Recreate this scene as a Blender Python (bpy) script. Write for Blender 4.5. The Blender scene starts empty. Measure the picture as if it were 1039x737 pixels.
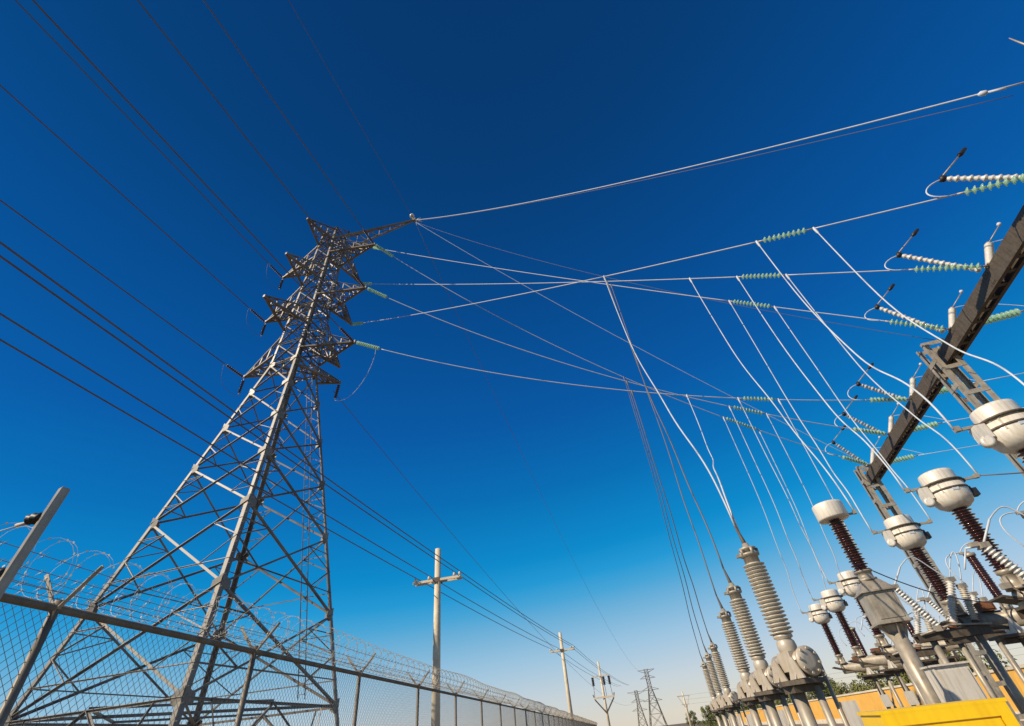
import bpy, math, random
from mathutils import Vector, Matrix
random.seed(7)
R = math.radians
S = bpy.context.scene
COL = S.collection

# ------------------------------------------------------------------ camera
W, H = 1039.0, 737.0
FPX = 16.0 / 36.0 * W
PITCH, ROLL = R(39.648), R(-6.6468)
CAMZ = 1.6
cam = bpy.data.cameras.new('camera'); cam.lens = 16.0; cam.sensor_width = 36.0; cam.sensor_fit = 'HORIZONTAL'
cam.clip_start = 0.05; cam.clip_end = 6000
camo = bpy.data.objects.new('camera', cam); COL.objects.link(camo)
CM = Matrix.Rotation(R(90) + PITCH, 3, 'X') @ Matrix.Rotation(ROLL, 3, 'Z')
camo.matrix_world = Matrix.Translation((0, 0, CAMZ)) @ CM.to_4x4()
# keep +Y of the world under the optical axis
S.camera = camo

# ------------------------------------------------------------------ light
SUN_AZ, SUN_EL = R(-116), R(36)
w = bpy.data.worlds.new('World'); S.world = w; w.use_nodes = True
nt = w.node_tree
bg = nt.nodes['Background']
sky = nt.nodes.new('ShaderNodeTexSky'); sky.sky_type = 'NISHITA'; sky.sun_disc = False
sky.sun_elevation = SUN_EL; sky.sun_rotation = SUN_AZ
sky.altitude = 0; sky.air_density = 1.0; sky.dust_density = 0.3; sky.ozone_density = 3.0
EXPO = 0.28
STR = 0.08
hs = nt.nodes.new('ShaderNodeHueSaturation'); hs.inputs['Saturation'].default_value = 1.55
gm = nt.nodes.new('ShaderNodeGamma'); gm.inputs['Gamma'].default_value = 1.12
nt.links.new(sky.outputs[0], gm.inputs[0]); nt.links.new(gm.outputs[0], hs.inputs['Color'])
# haze painted into the sky colour: pale at the horizon, deep blue overhead
tcw = nt.nodes.new('ShaderNodeTexCoord'); sep = nt.nodes.new('ShaderNodeSeparateXYZ'); nt.links.new(tcw.outputs['Generated'], sep.inputs[0])
rp = nt.nodes.new('ShaderNodeValToRGB'); e = rp.color_ramp.elements
stops = [(0.0, (.74, .68, .62)), (.05, (.62, .66, .72)), (.11, (.40, .60, .77)), (.16, (.22, .50, .73)), (.20, (.085, .42, .72)), (.235, (.024, .355, .71)), (.28, (.006, .28, .64)), (.40, (.004, .17, .50)),
         (.53, (.004, .105, .40)), (.72, (.003, .070, .28)), (.88, (.003, .046, .18)), (1.0, (.003, .034, .14))]
e[0].position, e[0].color = stops[0][0], (*stops[0][1], 1)
e[1].position, e[1].color = stops[-1][0], (*stops[-1][1], 1)
for p_, c_ in stops[1:-1]:
    k_ = e.new(p_); k_.color = (*c_, 1)
tl_ = nt.nodes.new('ShaderNodeMath'); tl_.operation = 'MULTIPLY_ADD'; tl_.inputs[1].default_value = -.07
nt.links.new(sep.outputs['X'], tl_.inputs[0]); nt.links.new(sep.outputs['Z'], tl_.inputs[2])   # tilts the ramp, so the painted haze reaches higher on the right
nt.links.new(tl_.outputs[0], rp.inputs[0])
sc_ = nt.nodes.new('ShaderNodeVectorMath'); sc_.operation = 'SCALE'; sc_.inputs['Scale'].default_value = 1.0 / STR
nt.links.new(rp.outputs[0], sc_.inputs[0])
mx = nt.nodes.new('ShaderNodeMix'); mx.data_type = 'RGBA'; mx.inputs['Factor'].default_value = .80
nt.links.new(hs.outputs[0], mx.inputs['A']); nt.links.new(sc_.outputs[0], mx.inputs['B'])
nt.links.new(mx.outputs['Result'], bg.inputs[0]); bg.inputs[1].default_value = STR / 2 ** EXPO
sun = bpy.data.lights.new('sun', 'SUN'); sun.energy = 4.6; sun.angle = R(0.5); sun.color = (1.0, 0.86, 0.66)
suno = bpy.data.objects.new('sun', sun); COL.objects.link(suno)
sv = Vector((math.sin(SUN_AZ) * math.cos(SUN_EL), math.cos(SUN_AZ) * math.cos(SUN_EL), math.sin(SUN_EL)))
suno.rotation_euler = sv.to_track_quat('Z', 'Y').to_euler()
suno.location = (-30, -20, 40)
S.view_settings.view_transform = 'Standard'; S.view_settings.look = 'None'
S.view_settings.exposure = EXPO; S.view_settings.gamma = 1.0
S.render.engine = 'CYCLES'; S.cycles.max_bounces = 6

# ------------------------------------------------------------------ helpers
def ray(px, py):
    v = CM @ Vector(((px - W / 2) / FPX, -(py - H / 2) / FPX, -1.0)); v.normalize(); return v
def atz(px, py, z):
    r = ray(px, py); return Vector((0, 0, CAMZ)) + r * ((z - CAMZ) / r.z)
def atd(px, py, D):
    r = ray(px, py); return Vector((0, 0, CAMZ)) + r * (D / math.hypot(r.x, r.y))

AZ = R(15)                                   # the yard's grid: rows run 15 degrees right of the camera heading
dv = Vector((math.sin(AZ), math.cos(AZ), 0)); ev = Vector((math.cos(AZ), -math.sin(AZ), 0))

class MB:
    def __init__(s): s.v = []; s.f = []; s.sm = []
    def quad(s, idx, smooth=False): s.f.append(tuple(idx)); s.sm.append(smooth)
    def hexa(s, c):
        b = len(s.v); s.v += [tuple(p) for p in c]
        for q in ((0, 3, 2, 1), (4, 5, 6, 7), (0, 1, 5, 4), (1, 2, 6, 5), (2, 3, 7, 6), (3, 0, 4, 7)):
            s.quad([b + i for i in q])
    def box(s, c, sz, rz=0.0):
        c = Vector(c); hx, hy, hz = sz[0] / 2, sz[1] / 2, sz[2] / 2
        m = Matrix.Rotation(rz, 3, 'Z')
        s.hexa([c + m @ Vector(p) for p in ((-hx, -hy, -hz), (hx, -hy, -hz), (hx, hy, -hz), (-hx, hy, -hz),
                                            (-hx, -hy, hz), (hx, -hy, hz), (hx, hy, hz), (-hx, hy, hz))])
    @staticmethod
    def frame(p, q, ref=None):
        p, q = Vector(p), Vector(q); t = (q - p).normalized()
        r = Vector(ref) if ref is not None else Vector((0, 0, 1))
        if abs(t.dot(r)) > 0.97: r = Vector((1, 0, 0)) if abs(t.x) < .9 else Vector((0, 1, 0))
        x = t.cross(r).normalized(); y = x.cross(t).normalized()
        return p, q, x, y
    def bar(s, p, q, wx, wy, ref=None):
        p, q, x, y = s.frame(p, q, ref); a, b = x * wx / 2, y * wy / 2
        s.hexa([p - a - b, p + a - b, p + a + b, p - a + b, q - a - b, q + a - b, q + a + b, q - a + b])
    def angle(s, p, q, wd, th, ref=None, flip=1, fo=1):
        """rolled L section"""
        p, q, x, y = s.frame(p, q, ref); x = x * flip; y = y * fo
        prof = [(0, 0), (wd, 0), (wd, th), (th, th), (th, wd), (0, wd)]
        b = len(s.v)
        for o in (p, q):
            for (a, c) in prof: s.v.append(tuple(o + x * (a - wd * .3) + y * (c - wd * .3)))
        for i in range(6):
            j = (i + 1) % 6; s.quad((b + i, b + j, b + 6 + j, b + 6 + i))
        s.quad([b + i for i in range(5, -1, -1)]); s.quad([b + 6 + i for i in range(6)])
    def tube(s, pts, r, n=8, cap=True, smooth=True):
        pts = [Vector(p) for p in pts]; m = len(pts)
        rs = r if isinstance(r, (list, tuple)) else [r] * m
        b = len(s.v); prev = None
        for i, p in enumerate(pts):
            t = (pts[min(i + 1, m - 1)] - pts[max(i - 1, 0)]).normalized()
            if prev is None:
                ref = Vector((0, 0, 1)) if abs(t.z) < .9 else Vector((1, 0, 0))
                x = t.cross(ref).normalized()
            else:
                x = (prev - t * prev.dot(t)).normalized()
            prev = x; y = t.cross(x)
            for k in range(n):
                a = 2 * math.pi * k / n
                s.v.append(tuple(p + (x * math.cos(a) + y * math.sin(a)) * rs[i]))
        for i in range(m - 1):
            for k in range(n):
                l = (k + 1) % n
                s.quad((b + i * n + k, b + i * n + l, b + (i + 1) * n + l, b + (i + 1) * n + k), smooth)
        if cap:
            s.quad([b + k for k in range(n - 1, -1, -1)]); s.quad([b + (m - 1) * n + k for k in range(n)])
    def lathe(s, prof, p, axis=(0, 0, 1), n=20, sharp=False):
        """prof: (radius, height) from p along axis"""
        p = Vector(p); ax = Vector(axis).normalized()
        ref = Vector((1, 0, 0)) if abs(ax.x) < .9 else Vector((0, 1, 0))
        x = ax.cross(ref).normalized(); y = ax.cross(x)
        b = len(s.v); m = len(prof)
        for (r, h) in prof:
            for k in range(n):
                a = 2 * math.pi * k / n
                s.v.append(tuple(p + ax * h + (x * math.cos(a) + y * math.sin(a)) * max(r, 1e-4)))
        for i in range(m - 1):
            for k in range(n):
                l = (k + 1) % n
                s.quad((b + i * n + k, b + i * n + l, b + (i + 1) * n + l, b + (i + 1) * n + k), not sharp)
        s.quad([b + k for k in range(n - 1, -1, -1)]); s.quad([b + (m - 1) * n + k for k in range(n)])
    def prism(s, poly, th):
        """poly: list of Vectors of a flat plate, th: thickness vector"""
        th = Vector(th); b = len(s.v); n = len(poly)
        s.v += [tuple(Vector(p) - th / 2) for p in poly] + [tuple(Vector(p) + th / 2) for p in poly]
        s.quad([b + i for i in range(n - 1, -1, -1)]); s.quad([b + n + i for i in range(n)])
        for i in range(n): s.quad((b + i, b + (i + 1) % n, b + n + (i + 1) % n, b + n + i))
    def build(s, name, mat, parent=None):
        me = bpy.data.meshes.new(name); me.from_pydata(s.v, [], s.f); me.update()
        me.polygons.foreach_set('use_smooth', s.sm)
        me.materials.append(mat)
        o = bpy.data.objects.new(name, me); COL.objects.link(o)
        if parent: o.parent = parent
        return o

def shed_profile(h, r, n, core=.62, alt=.86):
    pr = [(r * core * .95, 0)]
    p = h / n
    for i in range(n):
        rr = r if i % 2 == 0 else r * alt
        z = i * p
        pr += [(r * core, z + p * .12), (rr, z + p * .30), (rr, z + p * .42), (r * core, z + p * .82)]
    pr.append((r * core * .95, h)); return pr

def disc_profile(h, r, n):
    p = h / n; pr = [(r * .64, 0)]
    for i in range(n):
        z = i * p; pr += [(r * .66, z + p * .10), (r * .93, z + p * .30), (r, z + p * .42), (r, z + p * .56), (r * .90, z + p * .68), (r * .66, z + p * .84)]
    pr.append((r * .70, h)); return pr

def tag(o, label=None, cat=None, group=None, kind=None):
    if label: o['label'] = label
    if cat: o['category'] = cat
    if group: o['group'] = group
    if kind: o['kind'] = kind
    return o
def thing(name, label, cat, loc=(0, 0, 0), rz=0.0, group=None):
    o = bpy.data.objects.new(name, None); COL.objects.link(o); o.empty_display_size = .3
    o.location = loc; o.rotation_euler = (0, 0, rz)
    return tag(o, label, cat, group)
def copy_tree(o, parent=None):
    c = o.copy(); COL.objects.link(c)
    if parent: c.parent = parent
    for ch in list(o.children): copy_tree(ch, c)
    return c

# ------------------------------------------------------------------ materials
def mat(name, col, rough=.5, metal=0.0, var=.25, scale=6.0, col2=None, bump=0.0, spec=.5, coat=0.0, rscale=None, streak=0.0, contrast=.18):
    m = bpy.data.materials.new(name); m.use_nodes = True
    n = m.node_tree; b = n.nodes['Principled BSDF']
    b.inputs['Roughness'].default_value = rough; b.inputs['Metallic'].default_value = metal
    b.inputs['Specular IOR Level'].default_value = spec
    b.inputs['Coat Weight'].default_value = coat
    tc = n.nodes.new('ShaderNodeTexCoord')
    no = n.nodes.new('ShaderNodeTexNoise'); no.inputs['Scale'].default_value = scale
    no.inputs['Detail'].default_value = 6; no.inputs['Roughness'].default_value = .65
    n.links.new(tc.outputs['Object'], no.inputs['Vector'])
    cr = n.nodes.new('ShaderNodeValToRGB'); cr.color_ramp.elements[0].position = .5 - contrast; cr.color_ramp.elements[1].position = .5 + contrast
    c2 = col2 if col2 else tuple(c * (1 - var) for c in col)
    cr.color_ramp.elements[0].color = (*c2, 1); cr.color_ramp.elements[1].color = (*col, 1)
    n.links.new(no.outputs['Fac'], cr.inputs[0]); n.links.new(cr.outputs[0], b.inputs['Base Color'])
    if streak:
        mp = n.nodes.new('ShaderNodeMapping'); mp.inputs['Scale'].default_value = (9, 9, .8)
        n3 = n.nodes.new('ShaderNodeTexNoise'); n3.inputs['Scale'].default_value = 2.0; n3.inputs['Detail'].default_value = 5
        n.links.new(tc.outputs['Object'], mp.inputs[0]); n.links.new(mp.outputs[0], n3.inputs['Vector'])
        r3 = n.nodes.new('ShaderNodeValToRGB'); r3.color_ramp.elements[0].position = .30; r3.color_ramp.elements[1].position = .56
        d = 1 - streak; r3.color_ramp.elements[0].color = (d, d * .93, d * .83, 1); r3.color_ramp.elements[1].color = (1, 1, 1, 1)
        ml = n.nodes.new('ShaderNodeMix'); ml.data_type = 'RGBA'; ml.blend_type = 'MULTIPLY'; ml.inputs['Factor'].default_value = 1
        n.links.new(n3.outputs['Fac'], r3.inputs[0]); n.links.new(cr.outputs[0], ml.inputs['A']); n.links.new(r3.outputs[0], ml.inputs['B'])
        n.links.new(ml.outputs['Result'], b.inputs['Base Color'])
    mr = n.nodes.new('ShaderNodeMapRange'); mr.inputs['To Min'].default_value = max(0, rough - .12); mr.inputs['To Max'].default_value = min(1, rough + .15)
    n.links.new(no.outputs['Fac'], mr.inputs['Value']); n.links.new(mr.outputs[0], b.inputs['Roughness'])
    if bump:
        bp = n.nodes.new('ShaderNodeBump'); bp.inputs['Strength'].default_value = bump; bp.inputs['Distance'].default_value = .02
        n2 = n.nodes.new('ShaderNodeTexNoise'); n2.inputs['Scale'].default_value = rscale or scale * 6
        n.links.new(tc.outputs['Object'], n2.inputs['Vector'])
        n.links.new(n2.outputs['Fac'], bp.inputs['Height']); n.links.new(bp.outputs[0], b.inputs['Normal'])
    return m
M = dict(
    tower=mat('weathered galvanised steel', (.27, .235, .185), .5, .0, scale=.6, col2=(.095, .078, .06)),
    steel=mat('galvanised steel', (.46, .41, .33), .42, .2, scale=4, col2=(.29, .25, .195), streak=.2),
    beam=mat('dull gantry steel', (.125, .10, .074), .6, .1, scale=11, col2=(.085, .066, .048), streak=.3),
    tank=mat('painted aluminium tank', (.76, .71, .62), .34, .1, scale=1.6, col2=(.70, .65, .56), streak=.18),
    brown=mat('brown glazed porcelain', (.055, .016, .012), .14, 0, scale=9, col2=(.035, .010, .008), coat=.6),
    grey=mat('grey weathered porcelain', (.60, .55, .45), .28, 0, scale=10, col2=(.44, .38, .29), coat=.3),
    white=mat('pale grey porcelain', (.66, .64, .60), .35, 0, scale=10, col2=(.52, .49, .44)),
    glass=mat('green toughened glass', (.50, .70, .54), .15, 0, scale=8, col2=(.30, .50, .36), coat=.4),
    darkins=mat('dark brown suspension insulator', (.05, .035, .03), .25, 0, scale=8),
    alu=mat('aluminium conductor', (.54, .58, .63), .65, 0, scale=5, col2=(.44, .48, .52)),
    lead=mat('bright aluminium drop lead', (.60, .64, .68), .6, 0, scale=5, col2=(.46, .49, .52)),
    dark_wire=mat('dark conductor', (.16, .15, .15), .6, .2, scale=5),  # dark base colour; on the incoming conductors it paints in their shade
    black=mat('black rubber and iron', (.018, .018, .02), .5, 0, scale=6),
    rust=mat('rusty iron', (.26, .10, .04), .75, .1, scale=12, col2=(.12, .05, .03)),
    concrete=mat('pale concrete', (.72, .62, .45), .8, 0, scale=2.5, col2=(.54, .45, .31), bump=.3),
    fence=mat('fence pipe steel', (.24, .20, .145), .55, .1, scale=5, col2=(.13, .10, .07)),
    chain=mat('chain link wire', (.30, .29, .27), .5, .2, scale=5),
    razor=mat('razor wire steel', (.58, .51, .40), .6, .0, scale=20),
    yellow=mat('yellow enamel', (.92, .60, .008), .4, 0, scale=2.5, col2=(.88, .55, .007), streak=.06),
    wall=mat('orange plaster', (.84, .48, .10), .85, 0, scale=.5, col2=(.74, .39, .075), bump=.3, streak=.22),
    coping=mat('cream coping', (.74, .66, .52), .8, 0, scale=1.5, col2=(.56, .48, .36)),
    cabinet=mat('pale cabinet paint', (.64, .60, .53), .45, 0, scale=3, col2=(.56, .52, .45), streak=.25),
    cast=mat('cast alloy housing', (.56, .50, .41), .4, .1, scale=4, col2=(.42, .36, .28), streak=.16),
    leafa=mat('dusty olive leaves', (.25, .24, .065), .6, 0, scale=1.2, col2=(.10, .11, .025)),
    leafb=mat('green leaves', (.19, .205, .055), .6, 0, scale=1.2, col2=(.07, .09, .02)),
    bark=mat('bark', (.12, .08, .05), .9, 0, scale=6, bump=.4),
    dirt=mat('dry ground', (.19, .145, .09), .95, 0, scale=.25, col2=(.12, .09, .055), bump=.4, rscale=3),
    gravel=mat('yard gravel', (.24, .205, .165), .95, 0, scale=18, col2=(.13, .11, .09), bump=.8, rscale=30),
    lamp=mat('pale lamp dome', (.75, .72, .68), .3),
)

def translucent(m, col, f):                       # glass discs pass some of the sunlight through
    n = m.node_tree; b = n.nodes['Principled BSDF']; o = n.nodes['Material Output']
    t = n.nodes.new('ShaderNodeBsdfTranslucent'); t.inputs[0].default_value = (*col, 1)
    x = n.nodes.new('ShaderNodeMixShader'); x.inputs[0].default_value = f
    n.links.new(b.outputs[0], x.inputs[1]); n.links.new(t.outputs[0], x.inputs[2]); n.links.new(x.outputs[0], o.inputs['Surface'])
translucent(M['glass'], (.78, .97, .82), .6)

# ------------------------------------------------------------------ setting
g = MB()
n = 40
for i in range(n + 1):
    for j in range(n + 1):
        def q(t): return math.copysign(abs(t) ** 2.4, t) * 2600
        x, y = q(i / n * 2 - 1), q(j / n * 2 - 1)
        g.v.append((x, y, 0.0))
for i in range(n):
    for j in range(n):
        a = i * (n + 1) + j; g.quad((a, a + n + 1, a + n + 2, a + 1))
tag(g.build('ground', M['dirt']), kind='structure')
g = MB()
a, b, c, d2 = Vector((-2.6, -8, .004)), Vector((19, -9, .004)), Vector((46, 155, .004)), Vector((14, 155, .004))
g.v = [tuple(p) for p in (a, b, c, d2)]; g.quad((0, 1, 2, 3))
tag(g.build('yard_gravel', M['gravel']), kind='structure')

# ------------------------------------------------------------------ near transmission tower
VA = R(-32.6)
TC = Vector((26 * math.sin(VA), 26 * math.cos(VA), 0))
RT = Vector((math.cos(VA), -math.sin(VA), 0)); VD = Vector((math.sin(VA), math.cos(VA), 0))
TM = (Matrix.Translation(TC - RT * .38) @ Matrix.Rotation(R(0.95), 4, VD) @ Matrix.Rotation(-AZ, 4, 'Z'))
TOP = 36.2
def hs_(z):                                     # half side of the square body
    if z < 21.2: return (6.5 - (6.5 - 1.42) * z / 21.2) / math.sqrt(2)
    return (1.42 - (z - 21.2) * .5 / (TOP - 21.2)) / math.sqrt(2)
def tw(x, y, z): return TM @ Vector((x, y, z))
tower = thing('transmission_tower', 'tall brown steel lattice pylon standing behind the fence at left', 'pylon')
tower.matrix_world = TM
LEV = [0, 3.6, 7.2, 10.8, 13.7, 16.3, 18.9, 21.2]
UP = [21.2, 23.0, 24.8, 26.6, 28.4, 30.2, 32.0, 33.8, 35.0, TOP]
CORN = [(1, -1), (1, 1), (-1, 1), (-1, -1)]
def cor(k, z): sx, sy = CORN[k % 4]; s = hs_(z); return Vector((sx * s, sy * s, z))
for k in range(4):
    m = MB(); sx, sy = CORN[k]
    for (z0, z1, wd) in ((0, 10.8, .19), (10.8, 21.2, .165), (21.2, TOP, .14)):
        p, q_ = cor(k, z0), cor(k, z1)
        for axis in ((sx, 0), (0, sy)):
            o = Vector((-axis[0] * wd / 2, -axis[1] * wd / 2, 0))
            t = (0.025, wd) if axis[0] == 0 else (wd, 0.025)
            m.hexa([pp + o + Vector((dx * t[0] / 2, dy * t[1] / 2, 0)) for pp in (p, q_) for dx, dy in ((-1, -1), (1, -1), (1, 1), (-1, 1))])
    for z in LEV[1:]:                             # gusset plates at the joints
        c = cor(k, z)
        m.prism([c + Vector((-sx * a_, sy * .02, b_)) for a_, b_ in ((0, -.32), (.42, -.12), (.42, .12), (0, .32))], (0, .02, 0))
        m.prism([c + Vector((sx * .02, -sy * a_, b_)) for a_, b_ in ((0, -.32), (.42, -.12), (.42, .12), (0, .32))], (.02, 0, 0))
    z = 3.0
    while z < TOP and k in (0, 2):
        c = cor(k, z); m.tube([c, c + Vector((sx * .0, -sy * .0, 0)) + Vector((sx * .15, 0, 0))], .012, 4); z += .45
    m.box((cor(k, 0).x, cor(k, 0).y, .2), (.9, .9, .5))
    m.build('leg', M['tower'], tower)
for k in range(4):                                # one lattice panel per face
    m = MB()
    sx = (CORN[k][0] + CORN[(k + 1) % 4][0]) / 2; sy = (CORN[k][1] + CORN[(k + 1) % 4][1]) / 2
    out = Vector((sx, sy, .2))
    A = lambda z, k=k: cor(k, z)
    B = lambda z, k=k: cor(k + 1, z)
    for i in range(len(LEV) - 1):
        z0, z1 = LEV[i], LEV[i + 1]; wd = .085 if i < 4 else .075
        if i == 0:
            mid = (A(z1) + B(z1)) / 2
            for P in (A, B):
                m.angle(P(0.3), mid, wd, .02, out)
                m.angle((P(0.3) + mid) / 2, P(z1 * .55), wd * .6, .014, out); m.angle((P(0.3) + mid) / 2, P(z1) * .72 + mid * .28, wd * .6, .014, out)
            m.angle(A(z1), B(z1), wd, .02, out)
            continue
        m.angle(A(z0), B(z1), wd, .02, out); m.angle(B(z0) - out.normalized() * .03, A(z1) - out.normalized() * .03, wd * 1.1, .02, out, 1, -1)
        # secondary members
        s0, s1 = hs_(z0), hs_(z1); t = s0 / (s0 + s1); X = A(z0).lerp(B(z1), t)
        r2 = wd * .55
        for P, Q in ((A, B), (B, A)):
            zm = z0 + (z1 - z0) * t
            lo = P(z0).lerp(X, .5); hi = P(z1).lerp(X, .5)
            if i < 6:
                m.angle(P(zm), lo, r2, .012, out); m.angle(P(zm), hi, r2, .012, out)
            if i < 4:
                m.angle(P(z0 + (z1 - z0) * t * .5), lo, r2, .012, out); m.angle(P(zm + (z1 - zm) * .5), hi, r2, .012, out)
        if i in (1, 2): m.angle(A(z0).lerp(X, .5), B(z0).lerp(X, .5), r2, .012, out)
    for i in range(len(UP) - 1):
        z0, z1 = UP[i], UP[i + 1]
        m.angle(A(z0), B(z1), .08, .012, out); m.angle(B(z0) - out.normalized() * .02, A(z1) - out.normalized() * .02, .06, .012, out, 1, -1)
        m.angle(A(z1), B(z1), .08, .012, out); zc_ = (z0 + z1) / 2; m.angle(A(zc_), B(zc_), .055, .01, out)
        if i % 2 == 0: m.angle(A(z0), B(z0), .065, .012, out)
    m.build('face_lattice', M['tower'], tower)
for z in (3.6, 21.2, 27.4, 32.6, 35.0):
    m = MB(); w_ = .10 if z < 20 else .08
    m.angle(cor(0, z), cor(2, z), w_, .014); m.angle(cor(1, z) + Vector((0, 0, .03)), cor(3, z) + Vector((0, 0, .03)), w_, .014)
    for k in range(4):
        a_, b_ = (cor(k, z) + cor(k + 1, z)) / 2, (cor(k + 1, z) + cor(k + 2, z)) / 2
        m.angle(a_ + Vector((0, 0, .06)), b_ + Vector((0, 0, .06)), w_ * .8, .012)
    m.build('inner_bracing', M['tower'], tower)
m = MB()                                          # climbing ladder with a cage inside the far face
for z in range(5, 38):
    s = hs_(z) * .5
for zz in (0, 1):
    m.tube([Vector((hs_(z) * .55 + zz * .38 - .19, hs_(z) * .985 - .12, z)) for z in (4, 12, 21, 30, 36)], .022, 6)
z = 4.2
while z < 36:
    s = hs_(z); m.tube([Vector((s * .55 - .19, s * .985 - .12, z)), Vector((s * .55 + .19, s * .985 - .12, z))], .014, 5); z += .42
m.build('ladder', M['tower'], tower)

def crossarm(tip, zt, dz, sides, name='crossarm', top=None):
    """pyramid arm: two bottom chords and two top chords to one tip"""
    m = MB(); tip = Vector(tip); up = Vector((0, 0, 1))
    zb = tip.z if top is None else top
    roots = []
    for k in sides: roots.append((cor(k, zb), cor(k, zb + dz)))
    (b0, t0), (b1, t1) = roots
    for p in (b0, b1): m.bar(p, tip, .15, .10)
    for p in (t0, t1): m.angle(p, tip + Vector((0, 0, .1)), .085, .014)
    fr = [0, .28, .52, .74, .9]
    for i in range(4):
        f0, f1 = fr[i], fr[i + 1]
        a0, a1 = b0.lerp(tip, f0), b0.lerp(tip, f1); c0, c1 = b1.lerp(tip, f0), b1.lerp(tip, f1)
        e0, e1 = t0.lerp(tip, f0), t0.lerp(tip, f1); g0, g1 = t1.lerp(tip, f0), t1.lerp(tip, f1)
        m.angle(a0, c1, .075, .01); m.angle(a1, c1, .075, .01)
        m.angle(a1, e0, .075, .01); m.angle(c1, g0, .075, .01); m.angle(a1, e1, .07, .01); m.angle(c1, g1, .07, .01)
        m.angle(e0, g1, .055, .01)
    m.box(tip + Vector((0, 0, .02)), (.14, .14, .2))
    return m.build(name, M['tower'], tower)
XL = [22.1, 27.4, 32.6]
YN = [(24.4, 3.8), (29.2, 3.5), (34.4, 2.95)]
YF = [(.1, 4.1, 29.2), (.1, 4.1, 34.4), (1.07, 3.55, 38.6)]
for z in XL:
    crossarm((4.35, 0, z), z, 1.7, (0, 1)); crossarm((-4.2, 0, z), z, 1.7, (2, 3))
crossarm((.1, 3.8, 24.4), 24.4, 1.5, (1, 2), 'bracket_arm')
for z, L in YN: crossarm((0, -L, z), z, 1.5, (3, 0), 'bracket_arm')
for x, L, z in YF: crossarm((x, L, z), z, -1.4 if z > 38 else 1.5, (1, 2), 'bracket_arm', 35.2 if z > 38 else None)
crossarm((2.4, 1.6, 20.6), 20.6, .9, (0, 1), 'bracket_arm')
ETIP = Vector((5.6, 3.2, 40.0))
# the long earth-wire arm: a slim three-chord truss
m = MB()
b0, b1, t0 = cor(0, 34.6), cor(1, 34.6), cor(1, TOP) + Vector((0, 0, .35))
for p in (b0, b1): m.bar(p, ETIP, .16, .10)
m.bar(t0, ETIP + Vector((0, 0, .1)), .13, .08)
for i in range(6):
    f0, f1 = i / 6.4, (i + 1) / 6.4
    m.angle(b0.lerp(ETIP, f0), b1.lerp(ETIP, f1), .06, .01); m.angle(b1.lerp(ETIP, f1), t0.lerp(ETIP, f0), .06, .01); m.angle(b1.lerp(ETIP, f1), t0.lerp(ETIP, f1), .06, .01)
    m.angle(b0.lerp(ETIP, f1), t0.lerp(ETIP, f1), .05, .01)
m.box(ETIP, (.3, .3, .3))
m.build('earth_wire_arm', M['tower'], tower)
m = MB()                                          # small peak over the body
pk = Vector((.5, 1.0, 37.9))
for k in range(4): m.angle(cor(k, TOP), pk, .09, .012)
for k in range(4): m.angle(cor(k, TOP).lerp(pk, .5), cor(k + 1, TOP).lerp(pk, .5), .05, .01)
m.build('peak', M['tower'], tower)
# warning lamp standing on the end of the earth-wire arm
m = MB()
lampb = tw(*(ETIP + Vector((-.1, .1, .15))))
lamp = thing('warning_lamp', 'small warning lamp on a stalk at the tip of the pylon\'s longest arm', 'lamp', lampb)
m.tube([(0, 0, 0), (-.15, .1, .55), (-.3, .2, .95)], .035, 6); m.build('stalk', M['rust'], lamp)
m = MB(); m.lathe([(.05, 0), (.2, .05), (.23, .28), (.15, .42), (.02, .5)], (-.3, .2, .95), n=12); m.build('dome', M['lamp'], lamp)

# ------------------------------------------------------------------ glass strings and wires
def string(a, b, label, group=None, material='glass', r=.15, cat='insulator', name='insulator_string', pitch=.15):
    a, b = Vector(a), Vector(b); L = (b - a).length; t = (b - a).normalized()
    o = thing(name, label, cat, a, 0, group)
    m = MB(); n = max(3, int((L - .3) / pitch)); st = (L - n * pitch) / 2
    for i in range(n):
        p = t * (st + i * pitch)
        m.lathe([(.035, 0), (.045, .02), (r * .75, .035), (r, .062), (r * .96, .075), (.06, .07), (.045, .10), (.03, pitch)], p, t, 12)
    m.build('discs', M[material], o)
    m = MB(); m.tube([Vector((0, 0, 0)), t * (st + .02), t * (st + .05), t * (L - st - .05), t * (L - st - .02), t * L], [.028, .028, .02, .02, .028, .028], 6)
    m.build('core_rod', M['steel'], o)
    return o
def para(a, b, sag, n=24):
    a, b = Vector(a), Vector(b)
    return [a.lerp(b, i / n) - Vector((0, 0, 4 * sag * (i / n) * (1 - i / n))) for i in range(n + 1)]
def wire(pts, r, label, material='alu', name='conductor', group=None, cat='wire', n=6):
    m = MB(); p0 = Vector(pts[0]); m.tube([Vector(p) - p0 for p in pts], r, n)
    o = m.build(name, M[material]); o.location = p0
    return tag(o, label, cat, group)
def bez(p0, p1, p2, p3, n=26):
    p0, p1, p2, p3 = map(Vector, (p0, p1, p2, p3)); out = []
    for i in range(n + 1):
        t = i / n; s = 1 - t
        out.append(p0 * s ** 3 + p1 * 3 * s * s * t + p2 * 3 * s * t * t + p3 * t ** 3)
    return out

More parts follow.
